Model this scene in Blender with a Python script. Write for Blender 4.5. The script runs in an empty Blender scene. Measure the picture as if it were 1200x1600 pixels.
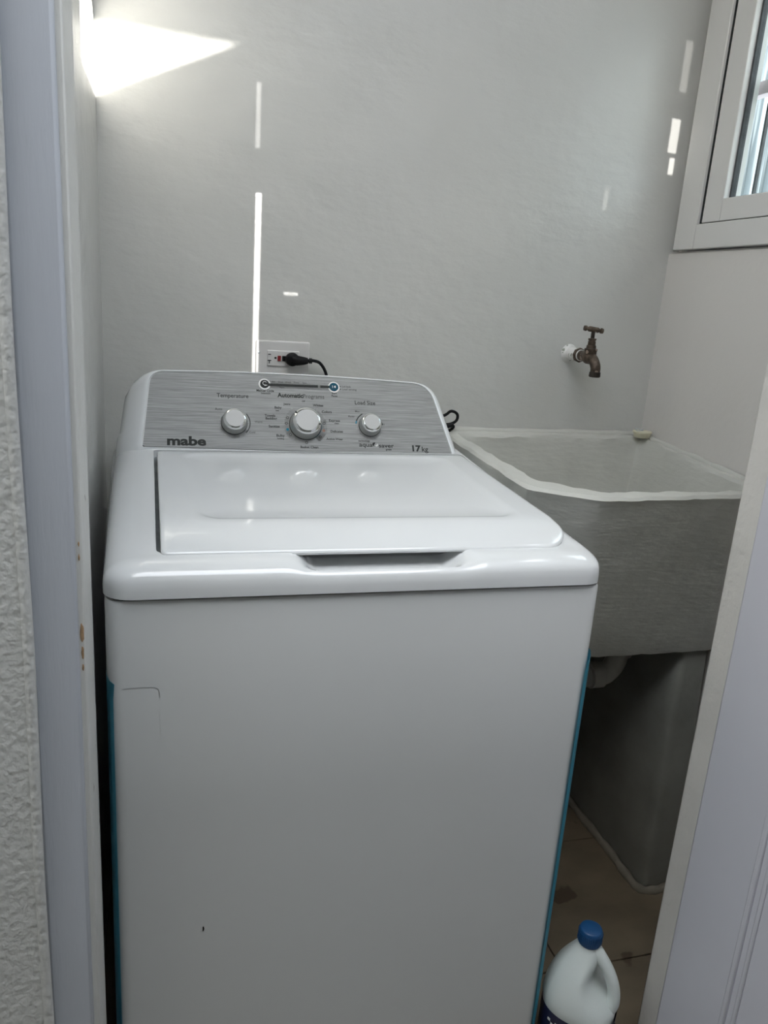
import bpy, bmesh, math, random
from mathutils import Vector, Matrix, noise
random.seed(7)
S = bpy.context.scene
COL = S.collection
# ---------------------------------------------------------------- camera
cd = bpy.data.cameras.new('camera'); cam = bpy.data.objects.new('camera', cd); COL.objects.link(cam)
cd.sensor_fit = 'HORIZONTAL'; cd.sensor_width = 36.0; cd.lens = 36.0 * 1214.084 / 1200.0
cd.clip_start = 0.02
R = Matrix(((0.96396188, 0.00547706, -0.26598423), (-0.25726667, 0.27383639, -0.92672946), (0.06776041, 0.96176070, 0.26537688)))
# camera looks along -Z of its own axes
R4 = R.to_4x4(); R4.translation = Vector((0.077746, -0.93256, 1.276775))
cam.matrix_world = R4
S.camera = cam
S.view_settings.view_transform = 'Standard'
S.view_settings.look = 'None'
S.view_settings.gamma = 1.0
S.view_settings.use_curve_mapping = False
S.view_settings.exposure = 0.0
# ---------------------------------------------------------------- world
W = bpy.data.worlds.new('world'); S.world = W; W.use_nodes = True
wn = W.node_tree; wn.nodes.clear()
wo = wn.nodes.new('ShaderNodeOutputWorld'); wb = wn.nodes.new('ShaderNodeBackground')
tc = wn.nodes.new('ShaderNodeTexCoord'); nz = wn.nodes.new('ShaderNodeTexNoise'); cr = wn.nodes.new('ShaderNodeValToRGB')
nz.inputs['Scale'].default_value = 2.2; nz.inputs['Detail'].default_value = 4
cr.color_ramp.elements[0].position = 0.42; cr.color_ramp.elements[0].color = (0.78, 0.86, 0.98, 1)
cr.color_ramp.elements[1].position = 0.62; cr.color_ramp.elements[1].color = (1.0, 0.985, 0.95, 1)
wn.links.new(tc.outputs['Generated'], nz.inputs['Vector']); wn.links.new(nz.outputs['Fac'], cr.inputs['Fac'])
wn.links.new(cr.outputs['Color'], wb.inputs['Color']); wn.links.new(wb.outputs[0], wo.inputs[0])
wb.inputs['Strength'].default_value = 6.2
# ---------------------------------------------------------------- sun: comes in through an unseen opening added high in the right wall
sd = bpy.data.lights.new('sun', 'SUN'); so = bpy.data.objects.new('sun', sd); COL.objects.link(so)
SUN = Vector((-1.0, 0.35, -0.46)).normalized()
so.rotation_euler = SUN.to_track_quat('-Z', 'Y').to_euler(); so.location = (4, -1.5, 4)
sd.energy = 27.0; sd.angle = math.radians(0.6); sd.color = (1.0, 0.965, 0.91)

def streak_lamp(loc, target, w, h, power, col=(1.0, 0.97, 0.93), spread=1.0):
    """unseen area lamp added to draw a patch of reflected sun: a narrow collimated beam"""
    d = bpy.data.lights.new('streak_lamp', 'AREA'); o = bpy.data.objects.new('streak_lamp', d); COL.objects.link(o)
    d.shape = 'RECTANGLE'; d.size = w; d.size_y = h; d.energy = power; d.color = col; d.spread = math.radians(spread)
    o.location = loc
    o.rotation_euler = (Vector(target) - Vector(loc)).to_track_quat('-Z', 'Y').to_euler()
    return o

# ---------------------------------------------------------------- materials
def newmat(name):
    m = bpy.data.materials.new(name); m.use_nodes = True
    nt = m.node_tree; nt.nodes.clear()
    out = nt.nodes.new('ShaderNodeOutputMaterial'); b = nt.nodes.new('ShaderNodeBsdfPrincipled')
    nt.links.new(b.outputs[0], out.inputs[0])
    return m, nt, b
def mat(name, col, rough=0.5, metal=0.0, coat=0.0, vary=0.0, vscale=8, stretch=(1, 1, 1), bump=0.0, bscale=60, bstretch=(1, 1, 1), spec=0.5, spots=None, bdetail=4, lumps=0.0):
    m, nt, b = newmat(name); L = nt.links.new
    b.inputs['Roughness'].default_value = rough; b.inputs['Metallic'].default_value = metal
    b.inputs['Coat Weight'].default_value = coat; b.inputs['Coat Roughness'].default_value = 0.05
    b.inputs['Specular IOR Level'].default_value = spec
    c4 = (*col, 1)
    geo = nt.nodes.new('ShaderNodeNewGeometry')
    last = None
    if vary > 0:
        mp = nt.nodes.new('ShaderNodeMapping'); mp.inputs['Scale'].default_value = stretch
        n = nt.nodes.new('ShaderNodeTexNoise'); n.inputs['Scale'].default_value = vscale; n.inputs['Detail'].default_value = 5
        L(geo.outputs['Position'], mp.inputs['Vector']); L(mp.outputs[0], n.inputs['Vector'])
        r = nt.nodes.new('ShaderNodeValToRGB')
        r.color_ramp.elements[0].position = 0.3; r.color_ramp.elements[1].position = 0.7
        r.color_ramp.elements[0].color = tuple(max(0, x * (1 - vary)) for x in col) + (1,)
        r.color_ramp.elements[1].color = tuple(min(1, x * (1 + vary)) for x in col) + (1,)
        L(n.outputs['Fac'], r.inputs['Fac']); last = r.outputs['Color']
        L(last, b.inputs['Base Color'])
    else:
        b.inputs['Base Color'].default_value = c4
    if spots:
        scol, sc, thr = spots
        n = nt.nodes.new('ShaderNodeTexNoise'); n.inputs['Scale'].default_value = sc; n.inputs['Detail'].default_value = 3
        L(geo.outputs['Position'], n.inputs['Vector'])
        r = nt.nodes.new('ShaderNodeValToRGB'); r.color_ramp.elements[0].position = thr; r.color_ramp.elements[1].position = thr + 0.03
        r.color_ramp.elements[0].color = (0, 0, 0, 1); r.color_ramp.elements[1].color = (1, 1, 1, 1)
        mx = nt.nodes.new('ShaderNodeMixRGB'); mx.inputs['Color2'].default_value = (*scol, 1)
        L(n.outputs['Fac'], r.inputs['Fac']); L(r.outputs['Color'], mx.inputs['Fac'])
        if last: L(last, mx.inputs['Color1'])
        else: mx.inputs['Color1'].default_value = c4
        L(mx.outputs['Color'], b.inputs['Base Color'])
    if bump > 0:
        mp = nt.nodes.new('ShaderNodeMapping'); mp.inputs['Scale'].default_value = bstretch
        n = nt.nodes.new('ShaderNodeTexNoise'); n.inputs['Scale'].default_value = bscale; n.inputs['Detail'].default_value = bdetail
        L(geo.outputs['Position'], mp.inputs['Vector']); L(mp.outputs[0], n.inputs['Vector'])
        bp = nt.nodes.new('ShaderNodeBump'); bp.inputs['Strength'].default_value = bump; bp.inputs['Distance'].default_value = 0.004
        L(n.outputs['Fac'], bp.inputs['Height'])
        if lumps > 0:
            n2 = nt.nodes.new('ShaderNodeTexNoise'); n2.inputs['Scale'].default_value = 7; n2.inputs['Detail'].default_value = 2
            L(geo.outputs['Position'], n2.inputs['Vector'])
            b2 = nt.nodes.new('ShaderNodeBump'); b2.inputs['Strength'].default_value = lumps; b2.inputs['Distance'].default_value = 0.02
            L(n2.outputs['Fac'], b2.inputs['Height']); L(bp.outputs[0], b2.inputs['Normal']); L(b2.outputs[0], b.inputs['Normal'])
        else:
            L(bp.outputs[0], b.inputs['Normal'])
    return m
M = {}
M['wall'] = mat('painted_plaster', (0.60, 0.60, 0.575), 0.33, vary=0.03, vscale=3, bump=0.38, bscale=38, bstretch=(0.7, 1, 1.3), lumps=0.35)
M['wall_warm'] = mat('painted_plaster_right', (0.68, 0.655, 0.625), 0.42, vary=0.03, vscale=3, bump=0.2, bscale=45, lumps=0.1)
M['stucco'] = mat('rough_plaster', (0.60, 0.60, 0.575), 0.7, vary=0.05, vscale=5, bump=0.55, bscale=130, bstretch=(1, 1, 0.8), bdetail=2, lumps=0.10)
M['jamb'] = mat('painted_wood_blue_grey', (0.53, 0.555, 0.60), 0.4, vary=0.03, vscale=10, stretch=(3, 1, .3), bump=0.12, bscale=60, bstretch=(4, 1, 0.5))
M['jamb_edge'] = mat('worn_white_edge', (0.68, 0.68, 0.65), 0.5, bump=0.4, bscale=50, bstretch=(2, 2, 0.6), spots=((0.30, 0.26, 0.22), 26, 0.72))
M['chip'] = mat('bare_wood', (0.42, 0.27, 0.15), 0.8, vary=0.3, vscale=80)
M['reveal'] = mat('cream_plaster', (0.66, 0.64, 0.60), 0.6, vary=0.04, vscale=6, bump=0.5, bscale=70, lumps=0.3)
M['door'] = mat('painted_metal_door', (0.62, 0.62, 0.67), 0.38, vary=0.02, vscale=4, bump=0.05, bscale=40, spots=((0.12, 0.11, 0.12), 21, 0.80))
M['concrete'] = mat('painted_concrete', (0.55, 0.55, 0.51), 0.55, vary=0.05, vscale=9, bump=0.35, bscale=50, bstretch=(0.7, 0.7, 2.2), lumps=0.35)
M['pier_shade'] = mat('concrete_with_painted_shade', (0.25, 0.25, 0.225), 0.7, vary=0.15, vscale=9, bump=0.4, bscale=50, lumps=0.4)  # darkened to paint in the shade under the sink
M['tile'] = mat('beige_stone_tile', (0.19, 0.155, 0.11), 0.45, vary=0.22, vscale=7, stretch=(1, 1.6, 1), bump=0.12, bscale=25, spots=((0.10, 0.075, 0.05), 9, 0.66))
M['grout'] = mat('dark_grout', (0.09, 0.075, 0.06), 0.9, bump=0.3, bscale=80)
M['mortar'] = mat('mortar_fillet', (0.24, 0.22, 0.18), 0.8, vary=0.15, vscale=30, bump=0.5, bscale=60)
M['enamel'] = mat('white_enamel_steel', (0.60, 0.61, 0.60), 0.22, coat=0.35, bump=0.03, bscale=18, bdetail=1, vary=0.012, vscale=5)
M['plastic'] = mat('white_gloss_plastic', (0.74, 0.755, 0.755), 0.10, coat=0.6, vary=0.01, vscale=6)
M['gap'] = mat('dark_gap', (0.03, 0.032, 0.032), 0.8, vary=0.2, vscale=20, spec=0.12)
M['seal'] = mat('grey_seal', (0.22, 0.24, 0.24), 0.6, vary=0.2, vscale=40)
M['tape'] = mat('blue_film_tape', (0.11, 0.44, 0.57), 0.45, vary=0.1, vscale=25, stretch=(1, 1, .3))
M['knob'] = mat('satin_silver_plastic', (0.46, 0.46, 0.45), 0.45, metal=0.1, vary=0.02, vscale=30)
M['chrome'] = mat('chrome_ring', (0.85, 0.86, 0.85), 0.08, metal=1.0, vary=0.02, vscale=30)
M['skirt'] = mat('grey_knob_skirt', (0.55, 0.56, 0.55), 0.3, metal=0.6, vary=0.04, vscale=30)
M['ink'] = mat('dark_ink', (0.035, 0.037, 0.035), 0.5, vary=0.1, vscale=50, spec=0.12)
M['ink2'] = mat('grey_ink', (0.075, 0.075, 0.072), 0.5, vary=0.1, vscale=50, spec=0.12)
M['halo'] = mat('pale_print', (0.60, 0.60, 0.575), 0.45, metal=0.2, vary=0.02, vscale=50)
M['white_ink'] = mat('white_ink', (0.80, 0.80, 0.78), 0.45, vary=0.02, vscale=50)
M['cyan'] = mat('teal_ink', (0.01, 0.22, 0.33), 0.4, vary=0.05, vscale=50, spec=0.12)
M['bluebtn'] = mat('dark_teal_button', (0.01, 0.075, 0.12), 0.35, vary=0.05, vscale=50, spec=0.12)
M['rust'] = mat('brown_ink', (0.28, 0.14, 0.09), 0.5, vary=0.05, vscale=50)
M['rubber'] = mat('black_rubber', (0.012, 0.012, 0.013), 0.42, vary=0.1, vscale=50, spec=0.12)
M['outlet'] = mat('outlet_white', (0.66, 0.65, 0.64), 0.35, vary=0.015, vscale=40)
M['red'] = mat('red_button', (0.22, 0.012, 0.016), 0.4, vary=0.05, vscale=50)
M['brass'] = mat('weathered_brass', (0.095, 0.072, 0.055), 0.46, metal=0.75, vary=0.45, vscale=90, bump=0.3, bscale=160, spots=((0.40, 0.31, 0.25), 55, 0.62))
M['brass_dark'] = mat('dark_brass', (0.045, 0.036, 0.03), 0.5, metal=0.6, vary=0.3, vscale=90)
M['pipewhite'] = mat('painted_pipe', (0.72, 0.71, 0.69), 0.5, bump=0.6, bscale=90, spots=((0.25, 0.27, 0.22), 75, 0.6))
M['pvc'] = mat('dull_pvc', (0.50, 0.49, 0.45), 0.45, vary=0.12, vscale=20)
M['cream'] = mat('cream_rubber', (0.62, 0.59, 0.45), 0.5, vary=0.08, vscale=60)
M['upvc'] = mat('white_window_profile', (0.70, 0.69, 0.67), 0.35, vary=0.01, vscale=5)
M['bluecap'] = mat('blue_cap', (0.008, 0.060, 0.17), 0.4, vary=0.05, vscale=60)
M['navy'] = mat('navy_label', (0.012, 0.014, 0.05), 0.35, vary=0.05, vscale=60)
M['yellow'] = mat('yellow_print', (0.75, 0.52, 0.06), 0.4, vary=0.04, vscale=60)
M['steel'] = mat('galvanised_steel', (0.50, 0.54, 0.56), 0.28, metal=0.7, vary=0.15, vscale=8, stretch=(1, 1, .3))
M['barblack'] = mat('dark_bar', (0.05, 0.055, 0.06), 0.5, vary=0.3, vscale=60)
M['pinkrail'] = mat('pinkish_rail', (0.62, 0.53, 0.55), 0.5, vary=0.04, vscale=30)
M['ground'] = mat('paving', (0.20, 0.19, 0.17), 0.8, vary=0.1, vscale=3, bump=0.3, bscale=30)
M['light_block'] = mat('dark_light_block', (0.17, 0.175, 0.16), 0.85, vary=0.25, vscale=4, bump=0.4, bscale=30)  # kept dark so the added blocking walls bounce little light
M['ceiling'] = mat('painted_ceiling', (0.68, 0.68, 0.66), 0.7, vary=0.02, vscale=3, bump=0.2, bscale=40)
# milky bottle plastic
m, nt, b = newmat('milky_plastic'); b.inputs['Base Color'].default_value = (0.66, 0.71, 0.69, 1); b.inputs['Roughness'].default_value = 0.33
b.inputs['Subsurface Weight'].default_value = 0.35; b.inputs['Subsurface Radius'].default_value = (0.02, 0.02, 0.02)
n_ = nt.nodes.new('ShaderNodeTexNoise'); n_.inputs['Scale'].default_value = 14; bp_ = nt.nodes.new('ShaderNodeBump'); bp_.inputs['Strength'].default_value = 0.1; bp_.inputs['Distance'].default_value = 0.004
nt.links.new(n_.outputs['Fac'], bp_.inputs['Height']); nt.links.new(bp_.outputs[0], b.inputs['Normal']); M['milky'] = m
# glass pane: clear with a fresnel reflection
m = bpy.data.materials.new('clear_glass'); m.use_nodes = True; nt = m.node_tree; nt.nodes.clear()
o_ = nt.nodes.new('ShaderNodeOutputMaterial'); mix = nt.nodes.new('ShaderNodeMixShader'); tr = nt.nodes.new('ShaderNodeBsdfTransparent'); gl = nt.nodes.new('ShaderNodeBsdfGlossy'); fr = nt.nodes.new('ShaderNodeFresnel')
tr.inputs[0].default_value = (0.90, 0.95, 0.94, 1); gl.inputs['Roughness'].default_value = 0.02; fr.inputs[0].default_value = 1.5
ge_ = nt.nodes.new('ShaderNodeNewGeometry'); mu_ = nt.nodes.new('ShaderNodeMath'); mu_.operation = 'SUBTRACT'; mu_.use_clamp = True
nt.links.new(fr.outputs[0], mu_.inputs[0]); nt.links.new(ge_.outputs['Backfacing'], mu_.inputs[1]); nt.links.new(mu_.outputs[0], mix.inputs[0]); nt.links.new(tr.outputs[0], mix.inputs[1]); nt.links.new(gl.outputs[0], mix.inputs[2]); nt.links.new(mix.outputs[0], o_.inputs[0]); M['glass'] = m
m, nt, b = newmat('translucent_sheet'); b.inputs['Base Color'].default_value = (0.55, 0.60, 0.62, 1); b.inputs['Roughness'].default_value = 0.3
n_ = nt.nodes.new('ShaderNodeTexNoise'); n_.inputs['Scale'].default_value = 5; r_ = nt.nodes.new('ShaderNodeValToRGB'); r_.color_ramp.elements[0].color = (0.13, 0.15, 0.16, 1); r_.color_ramp.elements[1].color = (0.48, 0.50, 0.52, 1)
r_.color_ramp.elements[0].position = .4; r_.color_ramp.elements[1].position = .6
t_ = nt.nodes.new('ShaderNodeBsdfTranslucent'); t_.inputs[0].default_value = (0.7, 0.74, 0.78, 1); x_ = nt.nodes.new('ShaderNodeMixShader'); x_.inputs[0].default_value = 0.25
nt.links.new(n_.outputs['Fac'], r_.inputs['Fac']); nt.links.new(r_.outputs['Color'], b.inputs['Base Color']); nt.links.new(r_.outputs['Color'], t_.inputs[0])
o_ = [q for q in nt.nodes if q.type == 'OUTPUT_MATERIAL'][0]
nt.links.new(b.outputs[0], x_.inputs[1]); nt.links.new(t_.outputs[0], x_.inputs[2]); nt.links.new(x_.outputs[0], o_.inputs[0]); M['sheet'] = m
# brushed grey fascia
m, nt, b = newmat('brushed_grey_fascia'); L = nt.links.new
geo = nt.nodes.new('ShaderNodeNewGeometry'); mp = nt.nodes.new('ShaderNodeMapping'); mp.inputs['Scale'].default_value = (5, 150, 150)
n1 = nt.nodes.new('ShaderNodeTexNoise'); n1.inputs['Scale'].default_value = 2.6; n1.inputs['Detail'].default_value = 6; n1.inputs['Roughness'].default_value = 0.65
r1 = nt.nodes.new('ShaderNodeValToRGB'); r1.color_ramp.elements[0].position = 0.30; r1.color_ramp.elements[1].position = 0.74
r1.color_ramp.elements[0].color = (0.20, 0.204, 0.20, 1); r1.color_ramp.elements[1].color = (0.40, 0.404, 0.396, 1)
L(geo.outputs['Position'], mp.inputs['Vector']); L(mp.outputs[0], n1.inputs['Vector']); L(n1.outputs['Fac'], r1.inputs['Fac']); L(r1.outputs['Color'], b.inputs['Base Color'])
b.inputs['Metallic'].default_value = 0.1; b.inputs['Roughness'].default_value = 0.5; b.inputs['Specular IOR Level'].default_value = 0.3; M['brushed'] = m

# ---------------------------------------------------------------- helpers
ORG = {}
def origin(p):
    o = Vector((0, 0, 0))
    while p is not None:
        o = o + p.location; p = p.parent
    return o
def tag(o, label=None, cat=None, group=None, kind=None):
    if label: o['label'] = label
    if cat: o['category'] = cat
    if group: o['group'] = group
    if kind: o['kind'] = kind
    return o
def thing(name, label, cat, loc=(0, 0, 0), group=None):
    o = bpy.data.objects.new(name, None); COL.objects.link(o); o.location = loc; o.empty_display_size = 0.05
    return tag(o, label, cat, group)
def link(name, me, m, parent=None, loc=None):
    """me is in world coordinates; the object is placed at the mesh's own centre"""
    vs = me.vertices
    if loc is None:
        lo = Vector([min(v.co[i] for v in vs) for i in range(3)]); hi = Vector([max(v.co[i] for v in vs) for i in range(3)])
        loc = (lo + hi) / 2; loc.z = lo.z
    loc = Vector(loc)
    me.transform(Matrix.Translation(-loc))
    o = bpy.data.objects.new(name, me); COL.objects.link(o)
    if parent is not None:
        o.parent = parent; o.location = loc - origin(parent)
    else:
        o.location = loc
    if m is not None and not me.materials: me.materials.append(m)
    return o
def from_bm(name, bm, m, parent=None, smooth=False, angle=None):
    bmesh.ops.recalc_face_normals(bm, faces=bm.faces)
    me = bpy.data.meshes.new(name); bm.to_mesh(me); bm.free()
    if smooth:
        for p in me.polygons: p.use_smooth = True
        if angle: me.set_sharp_from_angle(angle=math.radians(angle))
    return link(name, me, m, parent)
def pydata(name, vs, fs, m, parent=None, smooth=True, angle=40):
    bm = bmesh.new(); bv = [bm.verts.new(v) for v in vs]
    for f in fs:
        try: bm.faces.new([bv[i] for i in f])
        except ValueError: pass
    bmesh.ops.remove_doubles(bm, verts=bm.verts, dist=1e-6)
    return from_bm(name, bm, m, parent, smooth, angle)
def bevel(o, w=0.002, seg=2):
    b = o.modifiers.new('bevel', 'BEVEL'); b.width = w; b.segments = seg; b.limit_method = 'ANGLE'; b.angle_limit = math.radians(40)
    for p in o.data.polygons: p.use_smooth = True
    o.data.set_sharp_from_angle(angle=math.radians(45))
    return o
def addbox(bm, x0, x1, y0, y1, z0, z1):
    v = [bm.verts.new((x, y, z)) for x in (x0, x1) for y in (y0, y1) for z in (z0, z1)]
    for f in ((0, 1, 3, 2), (4, 6, 7, 5), (0, 4, 5, 1), (2, 3, 7, 6), (0, 2, 6, 4), (1, 5, 7, 3)): bm.faces.new([v[i] for i in f])
def box(name, x0, x1, y0, y1, z0, z1, m, parent=None, bev=0.0):
    bm = bmesh.new(); addbox(bm, x0, x1, y0, y1, z0, z1)
    o = from_bm(name, bm, m, parent)
    if bev: bevel(o, bev)
    return o
def struct(o): o['kind'] = 'structure'; return o
def loft(name, rings, m, parent=None, cap0=False, cap1=False, closed=True, smooth=True, angle=40, dens=None):
    n = len(rings[0]); vs = [v for r in rings for v in r]; fs = []
    for k in range(len(rings) - 1):
        for i in range(n if closed else n - 1):
            j = (i + 1) % n
            fs.append((k * n + i, k * n + j, (k + 1) * n + j, (k + 1) * n + i))
    if cap0: fs.append(tuple(range(n))[::-1])
    if cap1: fs.append(tuple((len(rings) - 1) * n + i for i in range(n)))
    return pydata(name, vs, fs, m, parent, smooth, angle)
def frame(d):
    d = Vector(d).normalized(); a = Vector((0, 0, 1)) if abs(d.z) < 0.9 else Vector((1, 0, 0))
    u = d.cross(a).normalized(); return u, d.cross(u).normalized()
def lathe(name, base, axis, prof, m, parent=None, n=28, angle=40, sides=None):
    base = Vector(base); ax = Vector(axis).normalized(); u, v = frame(ax); rings = []
    for h, r in prof:
        rings.append([base + ax * h + (u * math.cos(2 * math.pi * i / n) + v * math.sin(2 * math.pi * i / n)) * r for i in range(n)])
    return loft(name, rings, m, parent, True, True, angle=angle)
def catmull(pts, k=8):
    P = [Vector(p) for p in pts]; P = [2 * P[0] - P[1]] + P + [2 * P[-1] - P[-2]]; out = []
    for i in range(1, len(P) - 2):
        for s in range(k):
            t = s / k
            out.append(0.5 * ((2 * P[i]) + (-P[i - 1] + P[i + 1]) * t + (2 * P[i - 1] - 5 * P[i] + 4 * P[i + 1] - P[i + 2]) * t * t + (-P[i - 1] + 3 * P[i] - 3 * P[i + 1] + P[i + 2]) * t ** 3))
    out.append(P[-2]); return out
def tube(name, pts, rad, m, parent=None, n=12, k=8, sx=1.0):
    path = catmull(pts, k); rings = []; u = None; N = len(path)
    for i, p in enumerate(path):
        d = (path[min(i + 1, N - 1)] - path[max(i - 1, 0)]).normalized()
        if u is None: u, _ = frame(d)
        u = (u - d * u.dot(d)).normalized(); v = d.cross(u)
        r = rad(i / (N - 1)) if callable(rad) else rad
        rings.append([p + (u * math.cos(2 * math.pi * j / n) * sx + v * math.sin(2 * math.pi * j / n)) * r for j in range(n)])
    return loft(name, rings, m, parent, True, True, angle=60)
def prism(name, poly, axis, a0, a1, m, parent=None, bev=0.0):
    """poly in the two other axes, extruded along axis"""
    def P(q, a):
        l = list(q); l.insert(axis, a); return tuple(l)
    n = len(poly); vs = [P(q, a0) for q in poly] + [P(q, a1) for q in poly]
    fs = [tuple(range(n)), tuple(range(n, 2 * n))[::-1]] + [(i, (i + 1) % n, n + (i + 1) % n, n + i) for i in range(n)]
    o = pydata(name, vs, fs, m, parent, False)
    if bev: bevel(o, bev)
    return o

# ================================================================ THE SETTING
struct(box('wall_back', -0.30, 1.285, 0.75, 0.90, -0.02, 2.60, M['wall']))
struct(box('wall_left', -0.25, -0.05, -0.10, 0.75, -0.02, 2.60, M['wall']))
# right wall: lower part stands proud of the part around the window
struct(prism('wall_right', [(1.21, -0.02), (1.285, -0.02), (1.285, 1.425), (1.218, 1.425), (1.21, 1.420)], 1, 0.0, 0.75, M['wall_warm']))
WR = bmesh.new()
addbox(WR, 1.235, 1.285, 0.725, 0.75, 1.425, 2.60)     # beside the window
addbox(WR, 1.235, 1.285, 0.0, 0.03, 1.425, 2.10)
addbox(WR, 1.235, 1.285, 0.0, 0.725, 2.03, 2.13)
addbox(WR, 1.235, 1.25, 0.0, 0.725, 2.13, 2.194)
struct(from_bm('wall_right_upper', WR, M['wall_warm']))
struct(prism('wall_right_sun_cut', [(0.388, 2.194), (0.299, 2.314), (0.255, 2.345), (0.12, 2.60), (0.725, 2.60), (0.725, 2.194)], 0, 1.235, 1.25, M['wall_warm']))  # out of view; opening edge cut to shape the sun patch
# front wall, left and right of the doorway, and above it
struct(box('wall_front_left', -1.60, -0.066, -0.118, 0.0, -0.02, 2.60, M['stucco']))
struct(box('wall_front_right', 0.888, 1.37, -0.06, 0.0, -0.02, 2.60, M['reveal'], bev=0.004))
struct(box('ceiling', -1.6, 1.37, -0.118, 0.90, 2.60, 2.70, M['ceiling']))
# unseen walls and roof added before the doorway to block sun and low light
struct(box('wall_light_block_right', 1.25, 1.37, -2.52, -0.06, -0.02, 3.20, M['light_block']))
struct(box('wall_light_block_back', -1.72, 1.25, -2.52, -2.40, -0.02, 2.62, M['light_block']))
struct(box('roof_light_block', -1.72, 1.25, -2.52, -1.15, 2.62, 2.70, M['light_block']))
struct(box('wall_light_block_left', -1.72, -1.60, -2.40, 0.0, -0.02, 2.62, M['light_block']))
# door frame post on the left with its worn edge
jb = struct(box('door_frame', -0.066, -0.018, -0.106, -0.02, 0.0, 2.10, M['jamb'], bev=0.004))
je = box('worn_edge', -0.020, -0.0115, -0.100, -0.015, 0.0, 2.10, M['jamb_edge'], jb, bev=0.002)
for z, dz, w in ((0.903, 0.024, 0.0022), (0.880, 0.016, 0.0016), (0.862, 0.008, 0.0012), (0.99, 0.008, 0.0008), (1.005, 0.006, 0.0008)):
    bm = bmesh.new(); bmesh.ops.create_icosphere(bm, subdivisions=2, radius=1.0)
    for v in bm.verts:
        k = 1 + 0.5 * noise.noise(v.co * 2.5 + Vector((z * 90, 0, 0))); v.co = Vector((-0.0150 + v.co.x * w * k, -0.0998 + v.co.y * 0.0012, z + v.co.z * dz * 0.5 * k))
    o = from_bm('paint_chip', bm, M['chip'], je, True); o['label'] = 'brown bare wood where paint has flaked'
# plaster bead beside the frame
bm = bmesh.new()
struct(tube('trim_1', [(-0.068 + 0.0015 * math.sin(z * 9), -0.116, z) for z in [0, .3, .6, .9, 1.2, 1.5, 1.8, 2.1]], 0.006, M['stucco'], n=8))

# open door leaf on the right, folded back against the light, with a raised panel moulding
dl = struct(box('door_1', 0.880, 0.915, -0.86, -0.0515, 0.02, 2.04, M['door'], bev=0.004))
def frame_loop(name, x0, x1, y0, y1, z0, z1, w, m, parent):
    bm = bmesh.new()
    addbox(bm, x0, x1, y0, y0 + w, z0, z1); addbox(bm, x0, x1, y1 - w, y1, z0, z1)
    addbox(bm, x0, x1, y0 + w, y1 - w, z0, z0 + w); addbox(bm, x0, x1, y0 + w, y1 - w, z1 - w, z1)
    o = from_bm(name, bm, m, parent); bevel(o, 0.002); return o
frame_loop('moulding', 0.875, 0.881, -0.72, -0.182, 0.16, 0.95, 0.009, M['door'], dl)
frame_loop('moulding', 0.8765, 0.881, -0.70, -0.202, 0.18, 0.93, 0.007, M['door'], dl)
frame_loop('moulding', 0.875, 0.881, -0.72, -0.182, 1.08, 1.92, 0.009, M['door'], dl)
box('lock_plate', 0.878, 0.881, -0.83, -0.79, 0.92, 1.12, M['steel'], dl, bev=0.001)

# floor: base slab plus single tiles
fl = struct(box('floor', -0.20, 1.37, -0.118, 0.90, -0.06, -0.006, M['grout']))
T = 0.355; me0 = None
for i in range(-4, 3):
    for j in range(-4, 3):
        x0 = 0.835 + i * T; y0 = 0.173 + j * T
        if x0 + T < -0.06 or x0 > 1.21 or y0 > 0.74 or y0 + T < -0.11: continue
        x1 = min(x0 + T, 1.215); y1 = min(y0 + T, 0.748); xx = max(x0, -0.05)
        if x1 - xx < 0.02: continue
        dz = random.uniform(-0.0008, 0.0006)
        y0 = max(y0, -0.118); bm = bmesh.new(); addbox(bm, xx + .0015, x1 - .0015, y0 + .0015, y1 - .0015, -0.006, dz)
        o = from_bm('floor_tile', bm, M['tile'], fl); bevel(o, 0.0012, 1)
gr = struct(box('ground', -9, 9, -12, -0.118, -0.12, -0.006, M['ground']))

# ---------------- window
wf = bpy.data.objects.new('window_1', None); COL.objects.link(wf); wf.location = (1.235, 0.38, 1.425); struct(wf)
def rect_frame(name, x0, x1, ya, yb, za, zb, wy, wz, m, parent, bev=0.002):
    bm = bmesh.new()
    addbox(bm, x0, x1, ya, ya + wy, za, zb); addbox(bm, x0, x1, yb - wy, yb, za, zb)
    addbox(bm, x0, x1, ya + wy, yb - wy, za, za + wz); addbox(bm, x0, x1, ya + wy, yb - wy, zb - wz, zb)
    o = from_bm(name, bm, m, parent)
    if bev: bevel(o, bev)
    return o
rect_frame('window_frame', 1.200, 1.252, 0.032, 0.724, 1.427, 2.028, 0.074, 0.052, M['upvc'], wf)
rect_frame('gasket', 1.2072, 1.248, 0.106, 0.650, 1.479, 1.976, 0.0045, 0.002, M['gap'], wf, 0)
sash = rect_frame('sash', 1.208, 1.250, 0.110, 0.6455, 1.481, 1.974, 0.0605, 0.046, M['upvc'], wf)
rect_frame('glazing_seal', 1.222, 1.234, 0.1705, 0.585, 1.527, 1.928, 0.005, 0.003, M['barblack'], sash, 0)
box('glass_pane', 1.226, 1.230, 0.1705, 0.585, 1.527, 1.928, M['glass'], sash)
# outside grille: uprights, pink-grey cross rail
gz = thing('window_grille', 'steel security grille outside the window with dark uprights and a pinkish cross rail', 'grille', (1.27, 0.38, 1.44))
for k in range(11):
    y = 0.569 - 0.052 * k
    box('bar', 1.266, 1.274, y, y + 0.005, 1.44, 2.03, M['barblack'], gz, bev=0.001)
for z in (1.44, 1.745, 2.02):
    box('cross_rail', 1.258, 1.282, 0.05, 0.70, z - 0.013, z + 0.013, M['pinkrail'], gz, bev=0.001)
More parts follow.
